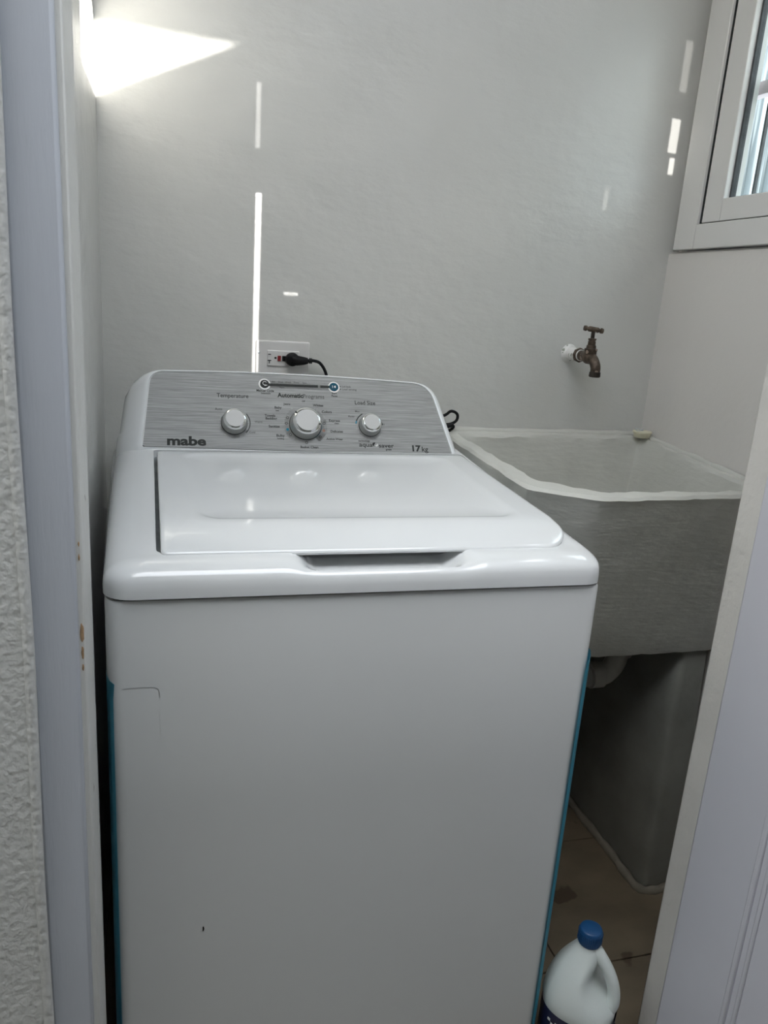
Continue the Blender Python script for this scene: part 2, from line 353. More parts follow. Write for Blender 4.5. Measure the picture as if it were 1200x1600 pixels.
# ribbed steel sheet fence standing outside the window
fz = thing('sheet_fence', 'pale ribbed translucent sheet fence standing outside behind the window grille', 'fence', (2.5, 0.8, 0))
for k in range(40):
    y0 = -1.0 + k * 0.12
    prism('sheet_rib', [(2.50, y0), (2.50, y0 + 0.07), (2.47, y0 + 0.085), (2.47, y0 + 0.105), (2.50, y0 + 0.12), (2.505, y0 + 0.12), (2.505, y0)], 2, 0.0, 2.66, M['sheet'], fz)

# ================================================================ SINK
sk = thing('laundry_sink', 'white painted concrete laundry sink built into the corner right of the washing machine', 'sink', (0.95, 0.5, 0))
def zr(y): return 0.968 + 0.056 * (y - 0.27)
def resample(poly, n):
    P = [Vector(p) for p in poly]; L = [0]
    for a, b in zip(P, P[1:] + P[:1]): L.append(L[-1] + (b - a).length)
    P = P + [P[0]]; out = []
    for i in range(n):
        s = L[-1] * i / n; k = max(j for j in range(len(L) - 1) if L[j] <= s + 1e-9)
        t = (s - L[k]) / max(1e-9, L[k + 1] - L[k]); out.append(P[k].lerp(P[k + 1], t))
    return out
def along(poly, counts, smooth=2):
    P = [Vector(p) for p in poly]; out = []
    for k, (a, b) in enumerate(zip(P, P[1:] + P[:1])):
        for i in range(counts[k]): out.append(a.lerp(b, i / counts[k]))
    for _ in range(smooth):
        n = len(out); out = [(out[i - 1] + 2 * out[i] + out[(i + 1) % n]) / 4 for i in range(n)]
    return out
# order: back-left, left-front, chamfer end, right-front, right-back
CT = (26, 10, 20, 24, 26)
o_top = along([(0.676, 0.742), (0.692, 0.300), (0.803, 0.232), (1.203, 0.250), (1.203, 0.742)], CT, 1)
o_mid = along([(0.676, 0.742), (0.705, 0.325), (0.808, 0.262), (1.203, 0.276), (1.203, 0.742)], CT, 1)
o_bot = along([(0.690, 0.742), (0.750, 0.440), (0.810, 0.352), (1.203, 0.352), (1.203, 0.742)], CT, 1)
i_top = along([(0.709, 0.705), (0.736, 0.352), (0.822, 0.273), (1.172, 0.284), (1.184, 0.715)], CT, 1)
i_mid = along([(0.740, 0.690), (0.765, 0.390), (0.840, 0.310), (1.158, 0.315), (1.160, 0.695)], CT, 1)
i_bot = along([(0.780, 0.660), (0.800, 0.420), (0.860, 0.350), (1.120, 0.350), (1.120, 0.660)], CT, 6)
def wob(v, a):
    p = Vector(v); return p + a * Vector((noise.noise(p * 34), noise.noise(p * 34 + Vector((7, 0, 0))), 0.7 * noise.noise(p * 26 + Vector((0, 9, 0)))))
rings = []
def ring(o, zf, a): rings.append([wob((p.x, p.y, zf(p)), a) for p in o])
def mixp(A, B, t): return [a.lerp(b, t) for a, b in zip(A, B)]
def inner_bottom_z(p): return 0.70 + 0.02 * (p.y)
ring([Vector((0.97 + (p.x - 0.97) * .6, 0.55 + (p.y - 0.55) * .6)) for p in o_bot], lambda p: 0.598, 0.001)
ring(o_bot, lambda p: 0.596, 0.004)
ring(mixp(o_bot, o_mid, .06), lambda p: 0.606, 0.003)
for t in (.25, .5, .75): ring(mixp(o_bot, o_mid, t), lambda p, t=t: 0.60 + 0.27 * t, 0.003)
ring(o_mid, lambda p: 0.87, 0.003)
for t in (.3, .6, .85): ring(mixp(o_mid, o_top, t), lambda p, t=t: 0.87 + (zr(p.y) - 0.87) * t, 0.0045)
ring(o_top, lambda p: zr(p.y) - (0.006 if p.y < .74 and p.x < 1.2 else 0.0), 0.004)
ring(mixp(o_top, i_top, .14), lambda p: zr(p.y) - 0.0008, 0.0055)
ring(mixp(o_top, i_top, .5), lambda p: zr(p.y) + 0.0005, 0.003)
ring(mixp(o_top, i_top, .88), lambda p: zr(p.y) - 0.0005, 0.006)
ring(i_top, lambda p: zr(p.y) - 0.006, 0.006)
for t in (.12, .4, .7): ring(mixp(i_top, i_mid, t), lambda p, t=t: zr(p.y) * (1 - t) + 0.82 * t, 0.002)
ring(i_mid, lambda p: 0.80, 0.002)
ring(i_bot, lambda p: inner_bottom_z(p), 0.002)
ring([Vector((0.95 + (p.x - 0.95) * .3, 0.5 + (p.y - 0.5) * .3)) for p in i_bot], lambda p: 0.69, 0.001)
loft('basin', rings, M['concrete'], sk, True, True, angle=24)
# mortar bead where the rim meets the two walls
tube('wall_fillet', [(0.70, 0.7405, 0.994), (0.85, 0.7405, 0.993), (1.0, 0.7405, 0.994), (1.12, 0.7405, 0.994), (1.19, 0.740, 0.994), (1.2005, 0.70, 0.991), (1.2005, 0.6, 0.985), (1.2005, 0.5, 0.980), (1.2005, 0.4, 0.974), (1.2005, 0.3, 0.968)],
     lambda t: 0.008 + 0.001 * math.sin(t * 60), M['concrete'], sk, n=10)
# supporting pier
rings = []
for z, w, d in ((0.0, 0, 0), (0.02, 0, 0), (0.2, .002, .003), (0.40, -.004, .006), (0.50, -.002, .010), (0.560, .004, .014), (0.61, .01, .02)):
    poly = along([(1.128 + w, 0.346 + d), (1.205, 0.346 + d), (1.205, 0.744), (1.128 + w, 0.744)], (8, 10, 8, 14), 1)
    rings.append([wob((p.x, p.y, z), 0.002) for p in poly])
loft('pier', rings, M['pier_shade'], sk, True, True, angle=50)
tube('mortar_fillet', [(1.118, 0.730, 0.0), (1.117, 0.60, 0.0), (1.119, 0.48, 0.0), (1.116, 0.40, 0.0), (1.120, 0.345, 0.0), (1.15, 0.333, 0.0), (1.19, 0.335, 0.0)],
     lambda t: 0.011 + 0.0015 * math.sin(t * 40), M['mortar'], sk, n=10)
# waste pipe under the bowl
wp = thing('waste_pipe', 'dull white plastic waste pipe elbow under the concrete sink', 'pipe', (1.07, 0.5, 0.44))
tube('pipe_elbow', [(1.072, 0.50, 0.592), (1.072, 0.50, 0.56), (1.070, 0.50, 0.51), (1.052, 0.50, 0.480), (1.02, 0.50, 0.472), (0.86, 0.50, 0.466)], 0.024, M['pvc'], wp, n=20)
lathe('collar', (1.072, 0.50, 0.525), (0, 0, 1), [(0, .024), (0, .031), (.03, .031), (.032, .024)], M['pvc'], wp)
lathe('collar', (1.035, 0.50, 0.475), (-1, 0, -.03), [(0, .024), (0, .031), (.03, .031), (.032, .024)], M['pvc'], wp)
# rubber plug on the rim corner
sp = thing('sink_plug', 'small cream rubber sink plug on the back right corner of the sink rim', 'plug', (1.180, 0.700, 0.993))
lathe('stopper', (1.180, 0.700, 0.9935), (0, 0, 1), [(0, .0175), (.001, .0185), (.010, .0205), (.0115, .0225), (.0145, .0225), (.016, .021)], M['cream'], sp)
tube('ring', [(1.168 + .006 * math.cos(a), 0.700 + .006 * math.sin(a), 1.0115 + .002 * math.sin(a)) for a in [i * math.pi / 5 for i in range(11)]], 0.0012, M['steel'], sp, n=8, k=3)
box('clasp', 1.174, 1.181, 0.697, 0.703, 1.0090, 1.0130, M['steel'], sp, bev=0.0008)

# ================================================================ TAP
tp = thing('water_tap', 'weathered brass bib tap with T handle on the wall above the sink', 'tap', (0.995, 0.75, 1.178))
ax = Vector((0.06, -1, 0.0)).normalized(); B = Vector((0.985, 0.750, 1.180))
lathe('wall_pipe', B, ax, [(0, .022), (.004, .019), (.008, .0145), (.03, .0135), (.042, .014)], M['pipewhite'], tp)
lathe('lock_nut', B + ax * .040, ax, [(0, .012), (.001, .0165), (.007, .0168), (.009, .0135)], M['brass'], tp, n=8, angle=20)
lathe('thread_band', B + ax * .0485, ax, [(0, .0128), (.004, .0128)], M['white_ink'], tp)
Bc = B + ax * .088
bo = tube('tap_body', [B + ax * .046, B + ax * .062, B + ax * .078, Bc + Vector((0, 0, -.002)), Bc + ax * .016 + Vector((0, 0, -.007)), Bc + ax * .027 + Vector((0, 0, -.020)), Bc + ax * .028 + Vector((0, 0, -.034))],
     lambda t: 0.0115 + 0.0045 * math.exp(-((t - .42) / .16) ** 2) - 0.002 * max(0, t - .6), M['brass'], tp, n=20)
lathe('spout_lip', Bc + ax * .028 + Vector((0, 0, -.030)), (0, 0, -1), [(0, .0098), (.001, .0122), (.010, .0128), (.012, .0115), (.0125, .008), (.006, .007)], M['brass_dark'], tp)
up = (0.0, 0.0, 1)
lathe('bonnet', Bc + Vector((0, 0, .002)), up, [(0, .0135), (.010, .0135), (.012, .0145), (.016, .0145), (.017, .011), (.023, .0105), (.024, .0088), (.032, .0085), (.033, .0072), (.036, .0092), (.0385, .0092), (.039, .0045)], M['brass'], tp, n=20)
lathe('spindle', Bc + Vector((0, 0, .039)), up, [(0, .0044), (.018, .0044)], M['brass_dark'], tp, n=14)
hd = Vector((1, -.12, -.10)).normalized(); hc = Bc + Vector((0, 0, .060))
lathe('tap_handle', hc - hd * .0235, hd, [(0, .002), (.001, .0055), (.006, .0062), (.008, .0042), (.011, .0045), (.013, .006), (.034, .006), (.036, .0045), (.039, .0042), (.041, .0062), (.046, .0055), (.047, .002)], M['brass'], tp, n=16)

# ================================================================ OUTLET
ol = thing('power_outlet', 'white wall outlet with red and black buttons behind the washing machine', 'outlet', (0.312, 0.748, 1.137))
o = box('cover_plate', 0.2545, 0.3685, 0.7425, 0.752, 1.102, 1.174, M['outlet'], ol, bev=0.003)
fp = box('receptacle', 0.278, 0.346, 0.7395, 0.745, 1.121, 1.154, M['outlet'], ol, bev=0.0015)
lathe('screw', (0.2605, 0.7435, 1.148 - .0), (0, -1, 0), [(0, .0028), (.0015, .0028), (.002, .001)], M['steel'], ol, n=12)
def slot(x0, x1, z0, z1): return box('slot', x0, x1, 0.7388, 0.7398, z0, z1, M['ink'], fp)
slot(.2800, .2858, 1.1445, 1.1463); slot(.2792, .2865, 1.1318, 1.1338); slot(.2820, .2838, 1.1265, 1.1335)
lathe('slot', (.2955, .7397, 1.1385), (0, -1, 0), [(0, .0024), (.0006, .0024)], M['ink'], fp, n=12)
box('test_button', .3000, .3068, .7362, .7400, 1.1325, 1.1435, M['red'], fp, bev=0.0006)['label'] = 'red button'
box('reset_button', .3095, .3175, .7362, .7400, 1.1325, 1.1435, M['rubber'], fp, bev=0.0006)['label'] = 'black button'
# ================================================================ WASHING MACHINE
SHX = -0.045
def sh(x, y, z): return Vector((x + SHX * y, y, z))
wm = thing('washing_machine', 'white top loading washing machine with grey brushed control panel and three dials', 'washing machine', (0.33, 0.33, 0))
def rrect(x0, x1, y0, y1, r, nc=8, ns=(12, 12, 12, 12)):
    """counter clockwise from front-left; r may be 4 radii: FL, FR, BR, BL"""
    if not isinstance(r, (tuple, list)): r = (r,) * 4
    C = [((x0 + r[0], y0 + r[0]), r[0], 180), ((x1 - r[1], y0 + r[1]), r[1], 270), ((x1 - r[2], y1 - r[2]), r[2], 0), ((x0 + r[3], y1 - r[3]), r[3], 90)]
    out = []
    for k in range(4):
        (cx, cy), rr, a0 = C[k]
        arc = [Vector((cx + rr * math.cos(math.radians(a0 + 90 * i / nc)), cy + rr * math.sin(math.radians(a0 + 90 * i / nc)))) for i in range(nc + 1)]
        out += arc
        (dx, dy), dr, b0 = C[(k + 1) % 4]
        e = Vector((dx + dr * math.cos(math.radians(b0)), dy + dr * math.sin(math.radians(b0))))
        for i in range(1, ns[k]): out.append(arc[-1].lerp(e, i / ns[k]))
    return out
# cabinet
NS = (60, 12, 12, 12)
cab = rrect(0.0, 0.685, 0.0, 0.66, (0.022, 0.022, 0.01, 0.01), 8, NS)
def rg(poly, z, inset=0.0, cx=0.3425, cy=0.33):
    out = []
    for p in poly:
        x = p.x + (inset if p.x < cx else -inset) * (abs(p.x - cx) > .3); y = p.y + (inset if p.y < cy else -inset) * (abs(p.y - cy) > .3)
        out.append(sh(x, y, z))
    return out
cb = loft('cabinet', [rg(cab, 0.030), rg(cab, 0.2), rg(cab, 0.6), rg(cab, 0.893), rg(cab, 0.8965, 0.0015), rg(cab, 0.8968, 0.006)], M['enamel'], wm, True, True, angle=50)
for (x, y) in ((0.05, 0.05), (0.635, 0.05), (0.05, 0.60), (0.635, 0.60)):
    p = sh(x, y, 0)
    lathe('foot', p, (0, 0, 1), [(0, .022), (.010, .022), (.012, .010), (.035, .010)], M['rubber'], wm, n=16)
loft('seam', [rg(cab, 0.890, 0.004), rg(cab, 0.902, 0.004)], M['gap'], wm, True, True, angle=50)
# small scuffs on the front sheet
def scuff(pts, w=0.0012, m='ink2'):
    P = [Vector(p) for p in pts]; bm = bmesh.new(); a = []; b = []
    for i, p in enumerate(P):
        d = (P[min(i + 1, len(P) - 1)] - P[max(i - 1, 0)]).normalized(); nrm = Vector((-d.z, 0, d.x)) * w * (0.3 if i in (0, len(P) - 1) else 0.5)
        a.append(bm.verts.new(p + nrm)); b.append(bm.verts.new(p - nrm))
    for i in range(len(P) - 1): bm.faces.new((a[i], a[i + 1], b[i + 1], b[i]))
    bmesh.ops.solidify(bm, geom=bm.faces[:], thickness=0.0003)
    return from_bm('scuff_mark', bm, M[m], cb)
scuff([(0.1208, -0.0004, 0.3960), (0.1212, -0.0004, 0.3915), (0.1205, -0.0004, 0.3880)], 0.0022, 'ink')
M['faint'] = mat('faint_scratch', (0.555, 0.565, 0.555), 0.5, vary=0.05, vscale=80)
scuff([(0.018, -0.0004, 0.779), (0.040, -0.0004, 0.7795), (0.058, -0.0004, 0.779), (0.063, -0.0004, 0.775), (0.064, -0.0004, 0.764)], 0.0005, 'faint')
scuff([(0.064, -0.0004, 0.74), (0.065, -0.0004, 0.70)], 0.0004, 'faint')
# blue film left along both front edges
def film(name, xs, ztop):
    bm = bmesh.new(); rows = []
    for z in (0.035, 0.3, 0.55, ztop - .02, ztop):
        rows.append([bm.verts.new((x + (0.002 if z == ztop and k == 0 else 0), y, z + (0.004 * k if z == ztop else 0))) for k, (x, y) in enumerate(xs)])
    for r0, r1 in zip(rows, rows[1:]):
        for i in range(len(xs) - 1): bm.faces.new((r0[i], r0[i + 1], r1[i + 1], r1[i]))
    bmesh.ops.solidify(bm, geom=bm.faces[:], thickness=0.0004)
    o = from_bm(name, bm, M['tape'], wm, True, 50); o['label'] = 'strip of blue film tape'; return o
film('film_tape', [(0.6735, -0.0012), (0.679, 0.001), (0.6835, 0.006), (0.6865, 0.013), (0.687, 0.03)], 0.776)
film('film_tape', [(0.0075, 0.0036), (0.0035, 0.0078), (0.0002, 0.015), (-0.0015, 0.022), (-0.002, 0.05)], 0.784)

# --- top deck: rings from the outer skirt up and in to the lid opening, then down
def H(y):   # height of the lid plane along the machine
    if y < 0.045: return 0.9425
    return 0.9425 + (y - 0.045) * (0.0425 / 0.445)
outer = rrect(-0.002, 0.687, -0.004, 0.655, (0.034, 0.034, 0.01, 0.01), 8, NS)
inner = rrect(0.063, 0.660, 0.048, 0.495, (0.012, 0.050, 0.010, 0.010), 8, NS)
def smst(a, b, x):
    t = max(0, min(1, (x - a) / (b - a))); return t * t * (3 - 2 * t)
def scoop(x): return smst(0.236, 0.272, x) * (1 - smst(0.452, 0.486, x))
inner = [Vector((p.x + (0.010 * (p.y - .048) / .447 if p.x < .3 else 0.0), p.y + (0.030 * scoop(p.x) if p.y < .06 else 0))) for p in inner]
rings = []
TT = [0, 0.0, .02, .06, .12, .2, .3, .42, .55, .7, .85, .94, 1.0]
for k, t in enumerate(TT):
    row = []
    for a, b in zip(outer, inner):
        p = a.lerp(b, t); hh = H(p.y); s = (1 - (1 - t) ** 2.6) ** (1 / 2.6)
        if k == 0: z = 0.9005
        elif k == 1: z = 0.912
        else: z = 0.912 + (hh - 0.912) * s
        f = scoop(p.x) if b.y < 0.10 else 0.0
        if f > 0 and t > 0.06:
            dip = 0.024 * smst(0.06, 0.42, t)
            z -= f * dip
        # slight raised bead round the opening
        if t >= .85 and f < .5 and p.y > 0.06: z += 0.0015
        row.append(sh(p.x, p.y, z))
    rings.append(row)
rings.append([sh(b.x, b.y, (H(b.y) - 0.030)) for b in inner])
def shrink(poly, d, cx=0.36, cy=0.27):
    n = len(poly); out = []
    for i in range(n):
        tg = (poly[(i + 1) % n] - poly[i - 1]).normalized(); out.append(poly[i] + Vector((-tg.y, tg.x)) * d)
    return out
rings.append([sh(b.x, b.y, H(b.y) - 0.032) for b in shrink(inner, 0.02)])
dk = loft('top_deck', rings, M['plastic'], wm, True, True, angle=35)
# dark seal inside the opening, seen through the gap round the lid
s1 = shrink(inner, 0.0006); s2 = shrink(inner, 0.010)
loft('lid_seal', [[sh(b.x, b.y, H(b.y) - (0.012 + 0.030 * (scoop(b.x) if b.y < .10 else 0))) for b in s1], [sh(b.x, b.y, H(b.y) - 0.016 - 0.028 * (scoop(b.x) if b.y < .10 else 0)) for b in s2], [sh(b.x, b.y, H(b.y) - 0.031) for b in s2], [sh(b.x, b.y, H(b.y) - 0.031) for b in s1]],
     M['seal'], wm, False, False, angle=50)
bumper = lathe('lid_bumper', sh(0.150, 0.056, 0.922), (0, 0, 1), [(0, .006), (.008, .006), (.010, .003)], M['seal'], wm, n=12)

# --- lid
def Lz(y, e=0.0): return H(y)
lo_ = rrect(0.0685, 0.6555, 0.040, 0.480, (0.010, 0.050, 0.012, 0.010), 8, NS)
lo_ = [Vector((p.x + (0.010 * (p.y - .048) / .447 if p.x < .3 else 0.0), p.y)) for p in lo_]
def lid_z(p, up):
    # front part of the lid rolls down towards the hand grip
    y = p.y
    roll = 0.0
    if y < 0.125: roll = -0.017 * ((0.125 - y) / 0.085) ** 1.8
    return 0.962 + (y - 0.045) * (0.0270 / 0.445) + roll + up
def lring(d, up, fy=0.0):
    q = shrink(lo_, d); return [sh(p.x, p.y, lid_z(p, up)) for p in q]
rings = [lring(0.030, -0.006), lring(0.004, -0.0075), lring(0.0008, -0.0060), lring(0.0, -0.003), lring(0.0012, -0.0008), lring(0.0035, 0.0), lring(0.007, 0.0004)]
# pressed panel in the lid: its own outline, wide at the back
pa = rrect(0.120, 0.605, 0.118, 0.462, (0.035, 0.035, 0.030, 0.030), 8, NS)
pb = shrink(pa, 0.006); pc = shrink(pa, 0.014)
base = shrink(lo_, 0.007)
for w_ in (.2, .4, .6, .8): rings.append([sh(*(a.lerp(b, w_)), lid_z(a.lerp(b, w_), 0.0005)) for a, b in zip(base, pa)])
rings.append([sh(p.x, p.y, lid_z(p, 0.0005)) for p in pa])
rings.append([sh(p.x, p.y, lid_z(p, -0.0008)) for p in pb])
rings.append([sh(p.x, p.y, lid_z(p, -0.0022)) for p in pc])
C0 = Vector((0.3625, 0.29))
for s in (.75, .5, .25, .06): rings.append([sh(*(C0 + (p - C0) * s), lid_z(C0 + (p - C0) * s, -0.0022)) for p in pc])
ld = loft('lid', rings, M['plastic'], wm, True, True, angle=40)

# --- control console
FO = Vector((0.0, 0.500, 0.990)); FV = Vector((0, 0.085, 0.130)).normalized(); FN = Vector((0, -FV.z, FV.y))
def fc(u, v, h=0.0): return Vector((u, 0, 0)) + FO + FV * v + FN * h
def quad_outline(BL, BR, TR, TL, r, arc=0.0, nc=8, ns=(24, 10, 24, 10)):
    C = [Vector(BL), Vector(BR), Vector(TR), Vector(TL)]; out = []; ends = []
    for k in range(4):
        p = C[k]; a = (C[k - 1] - p).normalized(); b = (C[(k + 1) % 4] - p).normalized(); rr = r[k]
        s = p + a * rr; e = p + b * rr; pts = []
        for i in range(nc + 1):
            t = i / nc; pts.append(s * (1 - t) ** 2 + p * 2 * t * (1 - t) + e * t * t)
        ends.append(pts)
    for k in range(4):
        out += ends[k]; nx = ends[(k + 1) % 4][0]
        for i in range(1, ns[k]): out.append(ends[k][-1].lerp(nx, i / ns[k]))
    if arc:
        for p in out:
            w = smst(.03, .12, p.y); p.y += arc * w * (1 - ((p.x - .315) / .28) ** 2)
    return out
fo = quad_outline((0.031, 0.001), (0.620, -0.007), (0.586, 0.1445), (0.045, 0.1500), (0.006, 0.006, 0.034, 0.024), arc=0.007)
def off(poly, d): return shrink(poly, -d)
def flare(p, l, r, t):  # widen towards the back
    x = p.x + (-(l) * (1 - smst(.02, .12, p.x) ) if p.x < .3 else r * smst(.50, .60, p.x)); return Vector((x, p.y))
e1 = off(fo, 0.0035)
def low(p, d): return Vector((p.x, p.y - d * (1 - smst(-.01, .02, p.y))))
ringsC = []
ringsC.append([fc(p.x, p.y, -0.0015) for p in shrink(fo, .01)])
ringsC.append([fc(p.x, p.y, -0.0015) for p in fo])
ringsC.append([fc(p.x, p.y, 0.0008) for p in off(fo, .0012)])
ringsC.append([fc(p.x, p.y, 0.0006) for p in e1])
ringsC.append([fc(p.x, p.y, -0.003) for p in [flare(low(q, .004), .004, .004, 0) for q in off(fo, .006)]])
for (h, l, r, dn, d2, mv) in ((-0.012, .012, .008, .02, .0085, 0), (-0.028, .026, .016, .05, .009, -.002), (-0.050, .040, .024, .08, .008, -.012), (-0.072, .048, .028, .10, .005, -.034)):
    q = [flare(low(p, dn), l, r, 0) for p in off(fo, d2)]
    ringsC.append([fc(p.x, p.y + (mv if p.y > .05 else 0), h) for p in q])
con = loft('control_panel', ringsC, M['plastic'], wm, True, True, angle=38)
# grey brushed face plate
loft('fascia', [[fc(p.x, p.y, -0.0018) for p in shrink(fo, .0008)], [fc(p.x, p.y, 0.0004) for p in shrink(fo, .0008)]], M['brushed'], con, True, True, angle=30)

# printed lettering
def text(body, u, v, size, m='ink', bold=0.0, align='CENTER', wx=1.0, name='lettering', parent=None, h=0.0005, sp=1.0, P=None):
    c = bpy.data.curves.new('t', 'FONT'); c.body = body; c.size = size; c.align_x = align; c.align_y = 'CENTER'; c.extrude = 0.00008; c.offset = bold + size * 0.004; c.space_character = sp
    c.resolution_u = 3
    o = bpy.data.objects.new('t', c); COL.objects.link(o)
    dg = bpy.context.evaluated_depsgraph_get(); me = bpy.data.meshes.new_from_object(o.evaluated_get(dg))
    bpy.data.objects.remove(o)
    me.materials.clear()
    if P is None:
        for vt in me.vertices: vt.co = fc(u + vt.co.x * wx, v + vt.co.y, h + vt.co.z)
    else:
        for vt in me.vertices: vt.co = P(vt.co)
    return link(name, me, M[m], parent or con)
def disc(name, u, v, r0, r1, a0, a1, m, h=0.0005, parent=None, th=0.0002, n=32):
    bm = bmesh.new(); A = []; Bv = []
    for i in range(n + 1):
        a = math.radians(a0 + (a1 - a0) * i / n)
        A.append(bm.verts.new(fc(u + r0 * math.cos(a), v + r0 * math.sin(a), h))); Bv.append(bm.verts.new(fc(u + r1 * math.cos(a), v + r1 * math.sin(a), h)))
    for i in range(n): bm.faces.new((A[i], A[i + 1], Bv[i + 1], Bv[i]))
    bmesh.ops.remove_doubles(bm, verts=bm.verts, dist=1e-7)
    bmesh.ops.solidify(bm, geom=bm.faces[:], thickness=th)
    return from_bm(name, bm, M[m], parent or con)
def bar(name, u0, u1, v0, v1, m, h=0.0005, sl=0.0, th=.0003):
    vs = [fc(u0, v0, h), fc(u1, v0 + sl, h), fc(u1, v1 + sl, h), fc(u0, v1, h)]; vs += [p + FN * th for p in vs]
    return pydata(name, vs, [(3, 2, 1, 0), (4, 5, 6, 7), (0, 1, 5, 4), (1, 2, 6, 5), (2, 3, 7, 6), (3, 0, 4, 7)], M[m], con, False)
text('mabe', 0.108, 0.0125, 0.0245, 'ink', 0.00085, wx=1.30, name='logo')
text('17', 0.545, 0.0055, 0.0170, 'ink', 0.0006, wx=1.15); text('kg', 0.564, 0.0045, 0.0150, 'ink', 0.0001)
text('Temperature', 0.1935, 0.1065, 0.0120, 'ink', 0.00005, wx=.92); text('Load Size', 0.450, 0.1005, 0.0120, 'ink', 0.00005, wx=.92)
text('Automatic', 0.3030, 0.1110, 0.0125, 'ink', 0.00040, wx=.92); text('Programs', 0.3480, 0.1105, 0.0120, 'ink2', 0.0, wx=.92)
text('Auto', 0.167, 0.0785, 0.0066); text('Warm', 0.240, 0.0545, 0.0056, 'ink2'); text('Cold', 0.2275, 0.0330, 0.0056, 'ink2')
text('Max', 0.4330, 0.0820, 0.0056, 'ink2'); text('Auto', 0.4200, 0.0710, 0.0062, 'ink'); text('Min', 0.4820, 0.0560, 0.0056, 'ink2')
for s_, u_, v_, z_ in (('Jeans', .2955, .0930, .0062), ('Whites', .3560, .0920, .0068), ('Baby', .2780, .0850, .0070), ('bed', .2765, .0790, .0045), ('Towels', .2620, .0680, .0068), ('Bedding', .2640, .0620, .0068),
                       ('Sanitize', .2690, .0460, .0068), ('Bulky', .2800, .0275, .0070), ('bedding', .2800, .0215, .0040), ('Basket Clean', .3340, .0050, .0066), ('Active Wear', .3840, .0225, .0062),
                       ('Delicates', .3890, .0385, .0066), ('Express', .3860, .0610, .0070), ('clean', .3900, .0555, .0045), ('Colors', .3720, .0790, .0070), ('Off', .3275, .1000, .0045)):
    text(s_, u_, v_, z_, 'ink' if z_ > .0065 else 'ink2', 0.00012)
text('technology', 0.4420, 0.0200, 0.0052, 'ink2', .0001); text('aqua', 0.4445, 0.0120, 0.0125, 'ink', .0001, wx=1.15); text('saver', 0.4855, 0.0105, 0.0125, 'ink', .0001, wx=1.15); text('green', 0.4900, 0.0030, 0.0050, 'ink2', .0002)
disc('logo_leaf', .4620, .0130, .0, .0042, 60, 240, 'ink'); disc('logo_leaf', .4660, .0120, .0, .0032, 200, 420, 'halo', h=.0004)
# indicator strip
disc('pale_ring', .2545, .1335, 0, .0115, 0, 360, 'white_ink', h=.0003); bar('pale_band', .262, .382, .1260, .1430, 'halo', h=.0002, sl=.0, th=.0002)
bar('indicator_window', .262, .3580, .1300, .1350, 'ink', h=.0006); bar('indicator_window', .3625, .382, .1300, .1350, 'ink', h=.0006)
disc('pale_ring', .3895, .1325, 0, .0115, 0, 360, 'white_ink', h=.0004)
lathe('button', fc(.2545, .1335, .0002), FN, [(0, .0085), (.0012, .0085), (.0018, .0072), (.0016, .001)], M['ink'], con, n=24)['label'] = 'round black button'
lathe('button', fc(.3895, .1325, .0002), FN, [(0, .0088), (.0012, .0088), (.0018, .0072), (.0016, .001)], M['bluebtn'], con, n=24)['label'] = 'round dark blue button'
disc('button_symbol', .2545, .1345, .0032, .0042, 30, 300, 'white_ink', h=.0022, n=16); bar('button_symbol', .2540, .2590, .1290, .1302, 'white_ink', h=.0022, sl=.001)
bar('button_symbol', .3862, .3872, .1300, .1350, 'white_ink', h=.0022); disc('button_symbol', .3895, .1325, 0, .003, -60, 60, 'white_ink', h=.0022, n=3); bar('button_symbol', .3922, .3930, .1300, .1350, 'white_ink', h=.0022)
for s_, u_ in (('Fill', .2715), ('Soak', .2855), ('Wash', .3000), ('Rinse', .3160), ('Spin', .3320)): text(s_, u_, .1390, .0050, 'ink2', 0.0, h=.0006)
text('Wash', .2870, .1275, .0040, 'ink2', h=.0006)
text('Manual Cycle', .2550, .1195, .0062, 'ink', .00015); text('Selection', .2560, .1140, .0050, 'ink2', .0001)
text('Start', .3895, .1190, .0052, 'ink', .0001); text('Pause', .3895, .1135, .0052, 'ink', .0001)
disc('bullet', .4025, .1345, 0, .0012, 0, 360, 'ink', n=8); text('Lid lock', .4060, .1345, .0056, 'ink2', align='LEFT'); disc('bullet', .4025, .1285, 0, .0012, 0, 360, 'ink', n=8); text('Load sensing', .4060, .1285, .0056, 'ink2', align='LEFT')
# printed halos and arcs round the dials
disc('dial_halo', .3290, .0510, 0, .0425, 125, 240, 'halo', h=.0002); disc('dial_halo', .3290, .0510, 0, .0425, -55, 62, 'halo', h=.0002)
disc('teal_arc', .3290, .0510, 0, .0315, -58, 5, 'cyan', h=.0004)
disc('dial_halo', .1960, .0500, 0, .0305, 150, 330, 'halo', h=.0002); disc('dial_arc', .1960, .0520, .0275, .0290, -45, 40, 'ink', h=.0005)
disc('dial_halo', .4560, .0500, 0, .0280, 160, 335, 'halo', h=.0002); disc('dial_arc', .4560, .0520, .0270, .0290, 118, 160, 'ink', h=.0005); disc('dial_arc', .4560, .0520, .0245, .0265, 5, 30, 'ink', h=.0005); disc('dial_arc', .4560, .0520, .0270, .0290, 160, 172, 'cyan', h=.0005)
for a, c_ in ((158, 'ink2'), (177, 'ink2'), (197, 'cyan'), (215, 'ink2'), (270, 'ink2'), (-42, 'ink2'), (-18, 'rust'), (6, 'ink2')):
    r_ = .0365; disc('program_symbol', .3290 + r_ * math.cos(math.radians(a)), .0510 + r_ * math.sin(math.radians(a)), .0 if c_ in ('cyan', 'rust') else .0018, .0028, 0, 360, c_, h=.0006, n=12)
